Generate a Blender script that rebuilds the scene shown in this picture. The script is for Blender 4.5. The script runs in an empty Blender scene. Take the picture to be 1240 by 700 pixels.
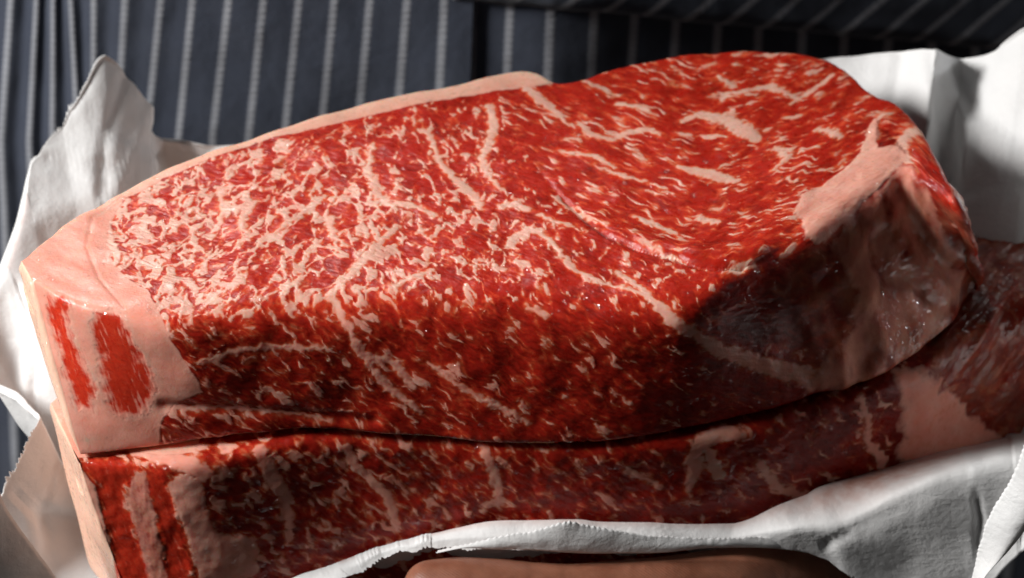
import bpy, bmesh, math
import numpy as np
from mathutils import Vector, Matrix

# ------------------------------------------------------------------ camera
S = bpy.context.scene
COL = S.collection
ELEV, DIST, LENS = math.radians(35.0), 0.90, 115.0
W, H = 1240.0, 700.0
CAM = np.array([0.0, -DIST * math.cos(ELEV), DIST * math.sin(ELEV)])
FWD = -CAM / DIST
RIGHT = np.array([1.0, 0, 0])
UP = np.cross(RIGHT, FWD)
cd = bpy.data.cameras.new('camera')
cam = bpy.data.objects.new('camera', cd); COL.objects.link(cam)
cam.matrix_world = Matrix(((RIGHT[0], UP[0], -FWD[0], CAM[0]), (RIGHT[1], UP[1], -FWD[1], CAM[1]),
                           (RIGHT[2], UP[2], -FWD[2], CAM[2]), (0, 0, 0, 1)))
cd.lens, cd.sensor_width, cd.clip_start, cd.clip_end = LENS, 36.0, 0.01, 50.0
cd.dof.use_dof, cd.dof.focus_distance, cd.dof.aperture_fstop = True, 0.885, 16.0
S.camera = cam

# ------------------------------------------------------------------ light
wd = bpy.data.worlds.new('World'); S.world = wd; wd.use_nodes = True
bg = wd.node_tree.nodes['Background']
bg.inputs[0].default_value = (1.0, 0.94, 0.90, 1); bg.inputs[1].default_value = 0.012

def area(name, loc, target, size, power, color, sizey=None):
    l = bpy.data.lights.new(name, 'AREA'); l.size = size; l.energy = power; l.color = color
    if sizey: l.shape = 'RECTANGLE'; l.size_y = sizey
    o = bpy.data.objects.new(name, l); COL.objects.link(o)
    o.location = loc
    o.rotation_euler = (Vector(target) - Vector(loc)).to_track_quat('-Z', 'Y').to_euler()
    return o
area('key_light', (-1.02, -0.20, 0.70), (-0.06, 0.03, -0.02), 0.32, 23.0, (1.0, 0.98, 0.955))
area('back_light', (-0.30, 0.75, 0.80), (0, 0.04, -0.02), 0.14, 3.6, (1.0, 0.98, 0.96))  # unseen lamp added for wet glints and glow through the paper
area('rim_light', (0.90, 0.52, 0.12), (0.12, 0.05, -0.03), 0.09, 1.7, (0.97, 0.98, 1.0))
S.view_settings.view_transform = 'Standard'
S.view_settings.look = 'None'
S.view_settings.exposure = 0.22
S.view_settings.gamma = 1.0
S.view_settings.use_curve_mapping = False
S.render.engine = 'CYCLES'
S.cycles.max_bounces = 8
S.cycles.use_denoising = True

# ------------------------------------------------------------------ helpers
def ray(px, py):
    k = 36.0 / LENS / W
    return FWD + RIGHT * ((px - W / 2) * k) + UP * ((H / 2 - py) * k)
def at_z(px, py, z):
    d = ray(px, py); return CAM + d * ((z - CAM[2]) / d[2])
def at_y(px, py, y):
    d = ray(px, py); return CAM + d * ((y - CAM[1]) / d[1])
def to_px(P):
    v = P - CAM
    dep = v @ FWD; k = 36.0 / LENS / W
    return np.stack([(v @ RIGHT) / dep / k + W / 2, H / 2 - (v @ UP) / dep / k], -1)

_rng = np.random.RandomState(7)
_perm = _rng.permutation(1024).astype(np.int32)
_ga = _rng.rand(1024) * 2 * np.pi
_gx, _gy = np.cos(_ga), np.sin(_ga)
def perlin(x, y, seed=0):
    x = np.asarray(x, float) + seed * 17.31; y = np.asarray(y, float) + seed * 9.77
    xi = np.floor(x).astype(np.int64); yi = np.floor(y).astype(np.int64)
    xf = x - xi; yf = y - yi
    def g(ix, iy, fx, fy):
        h = _perm[(_perm[ix & 1023] + iy) & 1023]
        return _gx[h] * fx + _gy[h] * fy
    u = xf * xf * xf * (xf * (xf * 6 - 15) + 10); v = yf * yf * yf * (yf * (yf * 6 - 15) + 10)
    a = g(xi, yi, xf, yf); b = g(xi + 1, yi, xf - 1, yf)
    c = g(xi, yi + 1, xf, yf - 1); d = g(xi + 1, yi + 1, xf - 1, yf - 1)
    return ((a + (b - a) * u) * (1 - v) + (c + (d - c) * u) * v) * 1.5
def fbm(x, y, seed=0, octv=3, gain=0.5):
    t = 0; a = 1.0; s = 1.0; n = 0
    for o in range(octv):
        t = t + a * perlin(x * s, y * s, seed + o * 3); n += a; a *= gain; s *= 2.03
    return t / n
def sstep(a, b, x):
    t = np.clip((x - a) / (b - a), 0, 1); return t * t * (3 - 2 * t)
def mix(a, b, t): return a + (b - a) * t

def hermite(keys, pts, u):
    """smooth (Catmull-like, monotone-limited) interpolation of points at keys"""
    keys = np.asarray(keys, float); pts = np.asarray(pts, float); u = np.asarray(u, float)
    d = (pts[1:] - pts[:-1]) / (keys[1:] - keys[:-1])[:, None]
    m = np.empty_like(pts); m[0] = d[0]; m[-1] = d[-1]
    h = keys[1:] - keys[:-1]
    w1 = h[1:][:, None]; w0 = h[:-1][:, None]
    m[1:-1] = (d[:-1] * w1 + d[1:] * w0) / (w0 + w1)
    i = np.clip(np.searchsorted(keys, u, side='right') - 1, 0, len(keys) - 2)
    t = ((u - keys[i]) / h[i])[:, None]; hh = h[i][:, None]
    return ((2*t**3 - 3*t**2 + 1) * pts[i] + (t**3 - 2*t**2 + t) * hh * m[i]
            + (-2*t**3 + 3*t**2) * pts[i+1] + (t**3 - t**2) * hh * m[i+1])

def inside(poly, X, Y):
    poly = np.asarray(poly, float); r = np.zeros(X.shape, bool)
    n = len(poly)
    for i in range(n):
        x0, y0 = poly[i]; x1, y1 = poly[(i + 1) % n]
        c = ((y0 > Y) != (y1 > Y)) & (X < (x1 - x0) * (Y - y0) / (y1 - y0 + 1e-12) + x0)
        r ^= c
    return r
def seg_dist(line, X, Y, widths=None):
    """distance to a polyline minus its local half width"""
    line = np.asarray(line, float); best = np.full(X.shape, 1e9)
    if widths is None: widths = np.zeros(len(line))
    lo = line.min(0) - 14; hi = line.max(0) + 14
    sel = (X > lo[0]) & (X < hi[0]) & (Y > lo[1]) & (Y < hi[1])
    x = X[sel]; y = Y[sel]; b = np.full(x.shape, 1e9)
    for i in range(len(line) - 1):
        p = line[i]; q = line[i + 1]; d = q - p
        t = np.clip(((x - p[0]) * d[0] + (y - p[1]) * d[1]) / (d @ d + 1e-12), 0, 1)
        r = np.hypot(x - p[0] - t * d[0], y - p[1] - t * d[1]) - (widths[i] + (widths[i+1] - widths[i]) * t)
        b = np.minimum(b, r)
    best[sel] = b
    return best
def poly_sd(poly, X, Y):
    """signed distance, negative inside"""
    d = seg_dist(list(poly) + [poly[0]], X, Y)
    return np.where(inside(poly, X, Y), -d, d)

def link_mesh(name, V, F, mats, parent=None, attrs=None, smooth=True, nrm=None):
    me = bpy.data.meshes.new(name)
    V = np.ascontiguousarray(V, np.float32)
    if isinstance(F, np.ndarray):
        nf, k = F.shape
        me.vertices.add(len(V)); me.vertices.foreach_set('co', V.ravel())
        me.loops.add(nf * k); me.loops.foreach_set('vertex_index', np.ascontiguousarray(F, np.int32).ravel())
        me.polygons.add(nf)
        me.polygons.foreach_set('loop_start', np.arange(0, nf * k, k, dtype=np.int32))
        me.polygons.foreach_set('loop_total', np.full(nf, k, np.int32))
        me.update(calc_edges=True); me.validate()
    else:
        me.from_pydata([tuple(v) for v in V], [], F); me.update()
    for k_, a in (attrs or {}).items():
        at = me.attributes.new(k_, 'FLOAT', 'POINT'); at.data.foreach_set('value', np.ascontiguousarray(a, np.float32).ravel())
    if smooth: me.polygons.foreach_set('use_smooth', np.ones(len(me.polygons), bool))
    if nrm is not None: me.normals_split_custom_set_from_vertices(np.ascontiguousarray(nrm, np.float32))
    me.materials.append(mats)
    o = bpy.data.objects.new(name, me); COL.objects.link(o)
    if parent: o.parent = parent
    return o
def thing(name, label, cat, loc):
    o = bpy.data.objects.new(name, None); COL.objects.link(o); o.location = loc
    o.empty_display_size = 0.02
    o['label'] = label; o['category'] = cat
    return o
def adopt(child, root):
    child.parent = root
    child.matrix_parent_inverse = Matrix.Translation(root.location).inverted()

# ------------------------------------------------------------------ materials
class NT:
    def __init__(s, name):
        s.m = bpy.data.materials.new(name); s.m.use_nodes = True
        s.t = s.m.node_tree; s.b = s.t.nodes['Principled BSDF']; s.out = s.t.nodes['Material Output']
    def n(s, kind, **kw):
        nd = s.t.nodes.new(kind)
        for k, v in kw.items():
            if k == 'inp':
                for a, b in v.items(): nd.inputs[a].default_value = b
            else: setattr(nd, k, v)
        return nd
    def l(s, a, b): s.t.links.new(a, b)
    def attr(s, name): return s.n('ShaderNodeAttribute', attribute_name=name).outputs['Fac']
    def noise(s, scale, detail=3, rough=0.5, vec=None):
        nd = s.n('ShaderNodeTexNoise', inp={'Scale': scale, 'Detail': detail, 'Roughness': rough})
        if vec is not None: s.l(vec, nd.inputs['Vector'])
        return nd.outputs['Fac']
    def ramp(s, fac, stops):
        r = s.n('ShaderNodeValToRGB'); e = r.color_ramp.elements
        while len(e) < len(stops): e.new(0.5)
        for el, (p, c) in zip(e, stops): el.position = p; el.color = (*c, 1)
        s.l(fac, r.inputs[0]); return r.outputs[0]
    def math(s, op, a, b=None, clamp=False):
        nd = s.n('ShaderNodeMath', operation=op, use_clamp=clamp)
        for i, v in enumerate((a, b)):
            if v is None: continue
            if isinstance(v, (int, float)): nd.inputs[i].default_value = v
            else: s.l(v, nd.inputs[i])
        return nd.outputs[0]
    def mixc(s, fac, a, b, blend='MIX'):
        nd = s.n('ShaderNodeMix', data_type='RGBA', blend_type=blend)
        for i, v in ((0, fac), (6, a), (7, b)):
            if isinstance(v, (int, float)): nd.inputs[i].default_value = v
            elif isinstance(v, tuple): nd.inputs[i].default_value = (*v, 1)
            else: s.l(v, nd.inputs[i])
        return nd.outputs[2]
    def coords(s): return s.n('ShaderNodeTexCoord').outputs['Object']
    def bump(s, h, strength, dist, prev=None):
        b = s.n('ShaderNodeBump', inp={'Strength': strength, 'Distance': dist}); s.l(h, b.inputs['Height'])
        if prev is not None: s.l(prev, b.inputs['Normal'])
        return b.outputs['Normal']

def meat_material():
    k = NT('raw_beef')
    fat = k.attr('fat'); tone = k.attr('tone'); memb = k.attr('membrane'); cream = k.attr('cream')
    oc = k.coords()
    n1 = k.noise(900, 4, 0.6, oc); n2 = k.noise(150, 3, 0.5, oc)
    halo = k.attr('halo')
    lean = k.ramp(k.math('ADD', halo, k.math('MULTIPLY', k.math('SUBTRACT', n1, 0.5), 0.55), True),
                  [(0.0, (0.43, 0.018, 0.009)), (0.45, (0.55, 0.042, 0.016)), (0.75, (0.65, 0.095, 0.034)), (1.0, (0.71, 0.21, 0.11))])
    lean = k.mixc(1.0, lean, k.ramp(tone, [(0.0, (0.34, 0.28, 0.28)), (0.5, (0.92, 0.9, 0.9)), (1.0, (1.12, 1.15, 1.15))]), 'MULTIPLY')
    pale = k.ramp(n2, [(0.3, (0.66, 0.34, 0.26)), (0.7, (0.72, 0.44, 0.35))])
    pinkf = k.ramp(n2, [(0.3, (0.71, 0.26, 0.19)), (0.55, (0.74, 0.31, 0.235)), (0.75, (0.76, 0.37, 0.29))])
    fatc = k.mixc(k.attr('pink'), pale, pinkf)
    fatc = k.mixc(cream, fatc, (0.80, 0.51, 0.38))
    soft = k.math('ADD', fat, k.math('MULTIPLY', k.math('SUBTRACT', n1, 0.5), 0.4), True)
    f2 = k.ramp(soft, [(0.15, (0, 0, 0)), (0.5, (0.6, 0.6, 0.6)), (0.85, (1, 1, 1))])
    col = k.mixc(f2, lean, fatc)
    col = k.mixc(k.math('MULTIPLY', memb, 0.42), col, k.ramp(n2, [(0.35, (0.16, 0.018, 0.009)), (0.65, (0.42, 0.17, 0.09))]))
    k.l(col, k.b.inputs['Base Color'])
    k.l(k.attr('depth'), k.b.inputs['Subsurface Weight'])
    k.b.inputs['Subsurface Radius'].default_value = (1.0, 0.20, 0.12)
    k.b.inputs['Subsurface Scale'].default_value = 0.0042
    rg = k.ramp(k.noise(420, 3, 0.6, oc), [(0.3, (0.20,) * 3), (0.7, (0.42,) * 3)])
    rgm = k.mixc(memb, rg, (0.34, 0.34, 0.34))
    k.l(rgm, k.b.inputs['Roughness'])
    k.b.inputs['IOR'].default_value = 1.38
    k.l(k.math('SUBTRACT', 0.34, k.math('MULTIPLY', memb, 0.26)), k.b.inputs['Specular IOR Level'])
    # broken film of moisture: wet only in patches
    wet = k.ramp(k.noise(330, 3, 0.6, oc), [(0.58, (0.02, 0.02, 0.02)), (0.66, (1, 1, 1))])
    cw = k.math('MAXIMUM', k.math('MULTIPLY', wet, k.math('MULTIPLY', tone, 3.0, True), True), k.attr('gloss'))
    k.l(cw, k.b.inputs['Coat Weight'])
    k.b.inputs['Coat Roughness'].default_value = 0.08
    k.b.inputs['Coat IOR'].default_value = 1.65
    nb = k.bump(k.noise(1500, 3, 0.6, oc), 0.22, 0.0003)
    nb = k.bump(k.noise(500, 3, 0.55, oc), 0.12, 0.0008, nb)
    k.l(nb, k.b.inputs['Normal'])
    cb = k.n('ShaderNodeBump', inp={'Distance': 0.0020}); k.l(k.noise(420, 2, 0.5, oc), cb.inputs['Height'])
    k.l(k.math('SUBTRACT', 0.9, k.math('MULTIPLY', k.attr('gloss'), 0.62)), cb.inputs['Strength'])
    k.l(cb.outputs['Normal'], k.b.inputs['Coat Normal'])
    return k.m

def paper_material():
    k = NT('butcher_paper_white')
    oc = k.coords()
    n = k.noise(60, 4, 0.6, oc); n3 = k.noise(2500, 2, 0.5, oc)
    col = k.ramp(n, [(0.3, (0.84, 0.845, 0.85)), (0.7, (0.90, 0.90, 0.90))])
    st = k.attr('stain')
    col = k.mixc(k.math('MULTIPLY', st, k.math('ADD', k.noise(260, 3, 0.6, oc), 0.15), True), col, (0.50, 0.24, 0.18))
    k.l(col, k.b.inputs['Base Color'])
    k.b.inputs['Roughness'].default_value = 0.62
    nb = k.bump(n3, 0.25, 0.0002)
    nb = k.bump(k.noise(320, 4, 0.6, oc), 0.35, 0.0008, nb)
    ds = k.n('ShaderNodeMix', data_type='RGBA'); ds.inputs[0].default_value = 0.06
    k.l(oc, ds.inputs[6]); k.l(k.n('ShaderNodeTexNoise', inp={'Scale': 22.0, 'Detail': 3.0}).outputs['Color'], ds.inputs[7])
    vo = k.n('ShaderNodeTexVoronoi', feature='DISTANCE_TO_EDGE', inp={'Scale': 26.0}); k.l(ds.outputs[2], vo.inputs['Vector'])
    cre = k.math('MULTIPLY', k.math('MINIMUM', vo.outputs['Distance'], 0.10), k.math('MULTIPLY', k.noise(14, 2, 0.5, oc), 10.0))
    nb = k.bump(cre, 0.09, 0.0016, nb)
    k.l(nb, k.b.inputs['Normal'])
    tr = k.n('ShaderNodeBsdfTranslucent'); tr.inputs[0].default_value = (0.84, 0.83, 0.81, 1)
    k.l(nb, tr.inputs['Normal'])
    ms = k.n('ShaderNodeMixShader'); ms.inputs[0].default_value = 0.22
    k.l(k.b.outputs[0], ms.inputs[1]); k.l(tr.outputs[0], ms.inputs[2]); k.l(ms.outputs[0], k.out.inputs[0])
    return k.m

def cloth_material():
    k = NT('navy_pinstripe_cotton')
    u = k.attr('stripe_u'); v = k.attr('stripe_v')
    fr = k.math('ABSOLUTE', k.math('SUBTRACT', k.math('FRACT', k.math('ADD', u, 0.5)), 0.5))
    # rope-like stitched stripe: its edge wobbles with each stitch
    st = k.math('SINE', k.math('ADD', k.math('MULTIPLY', v, 2 * math.pi / 2.6), k.math('MULTIPLY', fr, 18.0)))
    hw = k.math('ADD', k.math('MULTIPLY', st, 0.012), 0.095)
    mask = k.math('SUBTRACT', 1.0, k.math('SMOOTH_MIN', k.math('MAXIMUM', k.math('DIVIDE', k.math('SUBTRACT', fr, k.math('SUBTRACT', hw, 0.03)), 0.06), 0.0), 1.0), True)
    oc = k.coords()
    n = k.noise(45, 4, 0.6, oc)
    navy = k.ramp(n, [(0.3, (0.022, 0.029, 0.050)), (0.7, (0.038, 0.047, 0.072))])
    # twill: fine diagonal lines
    tw = k.math('SINE', k.math('MULTIPLY', k.math('ADD', k.math('MULTIPLY', u, 11.5), v), 2 * math.pi / 0.85))
    navy = k.mixc(k.math('MULTIPLY', k.math('ADD', tw, 1.0), 0.22), navy, (0.07, 0.08, 0.11))
    white = k.mixc(k.math('MULTIPLY', k.math('ADD', st, 1.0), 0.30), (0.38, 0.39, 0.42), (0.20, 0.21, 0.24))
    wv = k.noise(30, 2, 0.5, oc)
    white = k.mixc(k.math('MULTIPLY', wv, 0.6), white, (0.26, 0.27, 0.31))
    k.l(k.mixc(mask, navy, white), k.b.inputs['Base Color'])
    k.b.inputs['Roughness'].default_value = 0.85
    k.b.inputs['Specular IOR Level'].default_value = 0.2
    k.b.inputs['Sheen Weight'].default_value = 0.25
    hgt = k.math('ADD', k.math('MULTIPLY', tw, 0.15), k.math('MULTIPLY', mask, k.math('ADD', k.math('MULTIPLY', st, 0.5), 1.0)))
    nb = k.bump(hgt, 0.45, 0.00025); nb = k.bump(k.noise(130, 4, 0.6, oc), 0.35, 0.0016, nb)
    k.l(nb, k.b.inputs['Normal'])
    return k.m

def skin_material():
    k = NT('skin')
    oc = k.coords()
    col = k.ramp(k.noise(140, 4, 0.6, oc), [(0.3, (0.20, 0.07, 0.038)), (0.7, (0.30, 0.12, 0.07))])
    k.l(col, k.b.inputs['Base Color'])
    k.b.inputs['Subsurface Weight'].default_value = 0.4
    k.b.inputs['Subsurface Radius'].default_value = (1.0, 0.35, 0.2)
    k.b.inputs['Subsurface Scale'].default_value = 0.003
    k.b.inputs['Roughness'].default_value = 0.5
    w = k.n('ShaderNodeTexWave', wave_type='BANDS', bands_direction='DIAGONAL', inp={'Scale': 520.0, 'Distortion': 3.0, 'Detail': 1.0, 'Detail Scale': 0.25, 'Detail Roughness': 0.5})
    k.l(oc, w.inputs['Vector'])
    nb = k.bump(w.outputs['Fac'], 0.18, 0.0002); nb = k.bump(k.noise(260, 4, 0.6, oc), 0.3, 0.0008, nb)
    k.l(nb, k.b.inputs['Normal'])
    return k.m
MEAT, PAPER, CLOTH, SKIN = meat_material(), paper_material(), cloth_material(), skin_material()

# ------------------------------------------------------------------ steaks
class Slab:
    """a thick cut of meat: outline curves at its two cut faces, lofted, rounded, then carved by its own grain"""
    def __init__(s, keys, back, front, low, hind, zt, zb, N=760, counts=(270, 190, 24, 34), soft=None, capl=0.004, capr=0.008, zlow=None, zfront=None):
        u = np.linspace(0, 1, N)
        s.N = N
        B = hermite(keys, [at_z(*p, zt) for p in back], u)
        F = hermite(keys, [at_z(*p, z_) for p, z_ in zip(front, zfront if zfront is not None else [zt] * len(front))], u)
        G = hermite(keys, [at_z(*p, z_) for p, z_ in zip(low, zlow if zlow is not None else [zb] * len(low))], u)
        Hh = hermite(keys, [at_z(*p, zb) for p in hind], u)
        def seg(a, b, n): 
            t = (np.arange(n) / n)[None, :, None]
            return a[:, None] * (1 - t) + b[:, None] * t
        L = np.concatenate([seg(B, F, counts[0]), seg(F, G, counts[1]), seg(G, Hh, counts[2]), seg(Hh, B, counts[3])], 1)
        M = L.shape[1]; s.M = M; s.iF = counts[0]; s.iG = counts[0] + counts[1]
        # round the corners: gaussian along the loop by arc length
        out = L.copy()
        sg = soft(u) if soft else np.full(N, 0.004)
        # uniform resample by arc so that smoothing is metric
        for i in range(N):
            P = L[i]; Q = np.vstack([P, P[:1]])
            a = np.concatenate([[0], np.cumsum(np.linalg.norm(np.diff(Q, axis=0), axis=1))])
            K = 700; g = np.linspace(0, a[-1], K, endpoint=False)
            R = np.stack([np.interp(g, a, Q[:, c]) for c in range(3)], 1)
            fr = np.fft.rfft(R, axis=0); w = np.fft.rfftfreq(K, d=a[-1] / K) * 2 * np.pi
            # sharper near the back rim, softer at the front edge
            R1 = np.fft.irfft(fr * np.exp(-0.5 * (w * sg[i]) ** 2)[:, None], K, axis=0)
            R2 = np.fft.irfft(fr * np.exp(-0.5 * (w * 0.0016) ** 2)[:, None], K, axis=0)
            aF = a[s.iF]; wt = np.exp(-((g - aF) / 0.030) ** 2)[:, None]
            R = R2 * (1 - wt) + R1 * wt
            R = np.vstack([R, R[:1]]); g2 = np.append(g, a[-1])
            out[i] = np.stack([np.interp(a[:-1], g2, R[:, c]) for c in range(3)], 1)
        # rounded end caps
        def cap(loop, nxt, bul, n=22):
            c = loop.mean(0); d = (loop - nxt).mean(0); d /= np.linalg.norm(d)
            t = np.linspace(0, 1, n + 1)[1:] * (math.pi / 2)
            return [c + (loop - c) * max(math.cos(q), 0.02) ** 0.8 + d * bul * math.sin(q) for q in t]
        lc = cap(out[0], out[6], capl)[::-1]; rc = cap(out[-1], out[-7], capr)
        s.nl, s.nr = len(lc), len(rc)
        s.P = np.concatenate([np.array(lc), out, np.array(rc)], 0)
        # flat coordinates in millimetres: along the cut, and around its section from the front edge
        P = s.P
        ds = np.linalg.norm(np.diff(np.concatenate([P, P[:, :1]], 1), axis=1), axis=2) * 1000
        acc = np.concatenate([np.zeros((P.shape[0], 1)), np.cumsum(ds, 1)[:, :-1]], 1)
        s.Yf = acc[:, s.iF:s.iF + 1] - acc
        s.Xf = P[:, :, 0] * 1000
        j = np.arange(M)
        s.vis = np.broadcast_to((j <= s.iG)[None, :], P.shape[:2]).copy()
        s.px = to_px(P.reshape(-1, 3)).reshape(P.shape[0], M, 2)
        s.h = np.zeros(P.shape[:2]); s.fat = np.zeros(P.shape[:2]); s.tone = np.full(P.shape[:2], 0.5)
        s.depth = np.full(P.shape[:2], .9); s.gloss = np.zeros(P.shape[:2]); s.halo = np.zeros(P.shape[:2]); s.pink = np.zeros(P.shape[:2]); s.memb = np.zeros(P.shape[:2]); s.cream = np.zeros(P.shape[:2])
        nc = P.shape[0]; sub = (slice(s.nl, nc - s.nr, 2), slice(0, s.iG, 2))
        s._lp = s.px[sub].reshape(-1, 2); s._lx = s.Xf[sub].ravel(); s._ly = s.Yf[sub].ravel()
    def trace(s, pts):
        """photo points -> flat coordinates on the cut's own surface"""
        out = []
        for p in pts:
            d = ((s._lp - np.array(p, float)) ** 2).sum(1); k = np.argmin(d)
            # allow points a little outside the outline
            out.append((s._lx[k] + (p[0] - s._lp[k, 0]) * 0.227, s._ly[k] - (p[1] - s._lp[k, 1]) * 0.30))
        return np.array(out)
    def vein(s, pts, w, wob=0.8, soft=0.75, amt=0.95, seed=0, relief=0.0):
        L = s.trace(pts); w = np.full(len(pts), w) if np.isscalar(w) else np.asarray(w, float)
        wx = s.Xf + wob * fbm(s.Xf / 2.3, s.Yf / 2.3, 40 + seed, 2) * 1.6
        wy = s.Yf + wob * fbm(s.Xf / 2.3, s.Yf / 2.3, 50 + seed, 2) * 1.6
        d = seg_dist(L, wx, wy, w)
        m = (1 - sstep(-soft, soft, d)) * amt * s.vis
        s.fat = np.maximum(s.fat, m); s.halo = np.maximum(s.halo, (1 - sstep(-.2, 1.8, d)) * s.vis)
        if relief: s.h += relief * np.exp(-np.clip(d + w.mean(), 0, None) ** 2 / (2 * 1.4 ** 2)) * s.vis
        return d
    def patch(s, pts, wob=0.8, seed=0, sc=3.5):
        L = s.trace(pts)
        wx = s.Xf + wob * fbm(s.Xf / sc, s.Yf / sc, 60 + seed, 4) * 1.5
        wy = s.Yf + wob * fbm(s.Xf / sc, s.Yf / sc, 70 + seed, 4) * 1.5
        return poly_sd(L, wx, wy)
    def near(s, *ds):
        for d in ds: s.depth *= np.where(s.vis, sstep(0.0, 2.2, np.abs(d)), 1)
    def normals(s, P):
        du = np.gradient(P, axis=0); dv = np.roll(P, -1, 1) - np.roll(P, 1, 1)
        n = np.cross(du, dv); n /= np.linalg.norm(n, axis=2, keepdims=True) + 1e-12
        return n
    def finish(s, root, body_name, parts, label=None):
        P = s.P; n = s.normals(P)
        # make normals point outward
        c = P.mean((0, 1)); 
        if ((P - c) * n).sum(2).mean() < 0: n = -n
        D = P + n * (s.h / 1000)[:, :, None]
        R, M = P.shape[:2]
        i, j = np.meshgrid(np.arange(R - 1), np.arange(M), indexing='ij')
        j2 = (j + 1) % M
        Fq = np.stack([i * M + j, i * M + j2, (i + 1) * M + j2, (i + 1) * M + j], -1)
        V = D.reshape(-1, 3)
        nd = s.normals(D); nd[0] = n[0]; nd[-1] = n[-1]
        nd = np.where((nd * n).sum(2, keepdims=True) < 0, -nd, nd); ndf = nd.reshape(-1, 3)
        deep = np.zeros((R, M), bool)
        for (_, msk, *_r) in parts:
            q_ = msk.copy()
            for ax in (0, 1):
                for st in (1, -1): q_ &= np.roll(msk, st, ax)
            deep |= q_
        sink = np.where(deep, 0.0008, 0.0)
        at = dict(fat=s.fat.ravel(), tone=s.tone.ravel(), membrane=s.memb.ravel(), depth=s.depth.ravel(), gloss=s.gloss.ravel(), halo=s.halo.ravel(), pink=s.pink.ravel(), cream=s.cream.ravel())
        # close both ends on a centre vertex, as degenerate quads
        cl = len(V); V2 = np.vstack([V - n.reshape(-1, 3) * sink.reshape(-1, 1), D[0].mean(0), D[-1].mean(0)])
        jj = np.arange(M); jn = (jj + 1) % M
        q = Fq.reshape(-1, 4)
        tris = np.concatenate([q[:, [0, 1, 2]], q[:, [0, 2, 3]],
                               np.stack([jn, jj, np.full(M, cl)], 1),
                               np.stack([(R - 1) * M + jj, (R - 1) * M + jn, np.full(M, cl + 1)], 1)])
        # orientation
        a, b, c3 = V2[tris[len(tris)//3, 0]], V2[tris[len(tris)//3, 1]], V2[tris[len(tris)//3, 2]]
        fn = np.cross(b - a, c3 - a); vn = n.reshape(-1, 3)[min(tris[len(tris)//3, 0], len(V) - 1)]
        flip = fn @ vn < 0
        if flip: tris = tris[:, ::-1]
        at2 = {k: np.append(v, [v[0], v[-1]]) for k, v in at.items()}
        o = link_mesh(body_name, V2, tris, MEAT, None, at2, nrm=np.vstack([ndf, ndf[:M].mean(0), ndf[-M:].mean(0)])); adopt(o, root)
        nv = n.reshape(-1, 3)
        for (pname, msk, lift, thick, plabel) in parts:
            f = Fq[msk[:-1] & msk[1:] & np.roll(msk, -1, 1)[:-1] & np.roll(msk, -1, 1)[1:]]
            ids, inv = np.unique(f, return_inverse=True); inv = inv.reshape(f.shape)
            k = len(ids)
            top = V[ids] + nv[ids] * lift; bot = V[ids] - nv[ids] * thick
            e = np.concatenate([inv[:, [0, 1]], inv[:, [1, 2]], inv[:, [2, 3]], inv[:, [3, 0]]])
            key = np.sort(e, 1); key = key[:, 0].astype(np.int64) * k + key[:, 1]
            uq, ix, ct = np.unique(key, return_index=True, return_counts=True)
            be = e[ix[ct == 1]]
            side = np.stack([be[:, 1], be[:, 0], be[:, 0] + k, be[:, 1] + k], 1)
            allf = np.concatenate([inv, inv[:, ::-1] + k, side])
            if flip: allf = allf[:, ::-1]
            pa = {kk: np.concatenate([v[ids], v[ids]]) for kk, v in at.items()}
            po = link_mesh(pname, np.vstack([top, bot]), allf, MEAT, None, pa, nrm=np.vstack([ndf[ids], -ndf[ids]])); adopt(po, root)
            if plabel: po['label'] = plabel
        return o

def grain(X, Y, ang, stretch, size, seed, octv=3):
    c, sn = math.cos(ang), math.sin(ang)
    a = (X * c + Y * sn) / (size * stretch); b = (-X * sn + Y * c) / size
    return fbm(a, b, seed, octv)

def acc_top(sl):
    """millimetres in from the back rim along the cut face"""
    return sl.Yf[:, :1] - sl.Yf

# ---- upper steak
K = [0, .05, .10, .18, .28, .38, .48, .572, .585, .66, .74, .82, .88, .94, .975, 1.0]
BK = [(24, 311), (75, 272), (130, 238), (215, 196), (330, 156), (440, 122), (550, 102), (655, 88), (668, 95), (760, 76), (850, 62), (935, 59), (1000, 70), (1060, 113), (1105, 142), (1148, 215)]
FR = [(40, 340), (78, 364), (140, 382), (215, 394), (330, 382), (440, 372), (560, 370), (645, 369), (665, 369), (760, 373), (835, 372), (915, 325), (990, 282), (1055, 236), (1106, 216), (1153, 246)]
LO = [(99, 556), (135, 553), (185, 544), (260, 533), (370, 525), (450, 529), (580, 539), (675, 543), (690, 543), (790, 531), (880, 511), (960, 492), (1040, 466), (1100, 436), (1145, 400), (1181, 350)]
HI = [(80, 500), (110, 470), (160, 430), (240, 380), (350, 330), (450, 300), (560, 270), (660, 255), (672, 255), (760, 240), (850, 230), (935, 228), (1000, 235), (1060, 260), (1110, 290), (1165, 320)]
u1 = Slab(K, BK, FR, LO, HI, 0.0, -0.045,
          soft=lambda u: np.interp(u, [0, .08, .16, .3, .7, .8, 1], [.0018, .0022, .0060, .0090, .0085, .006, .004]), capl=0.002, capr=0.006,
          zlow=[-.045, -.045, -.044, -.0415, -.0395, -.041, -.0445, -.0455, -.0455, -.045, -.045, -.045, -.045, -.045, -.045, -.045])
X, Y = u1.Xf, u1.Yf
vis = u1.vis
top = sstep(-6, 2, Y)                      # 1 on the cut face, 0 down the side
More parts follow.
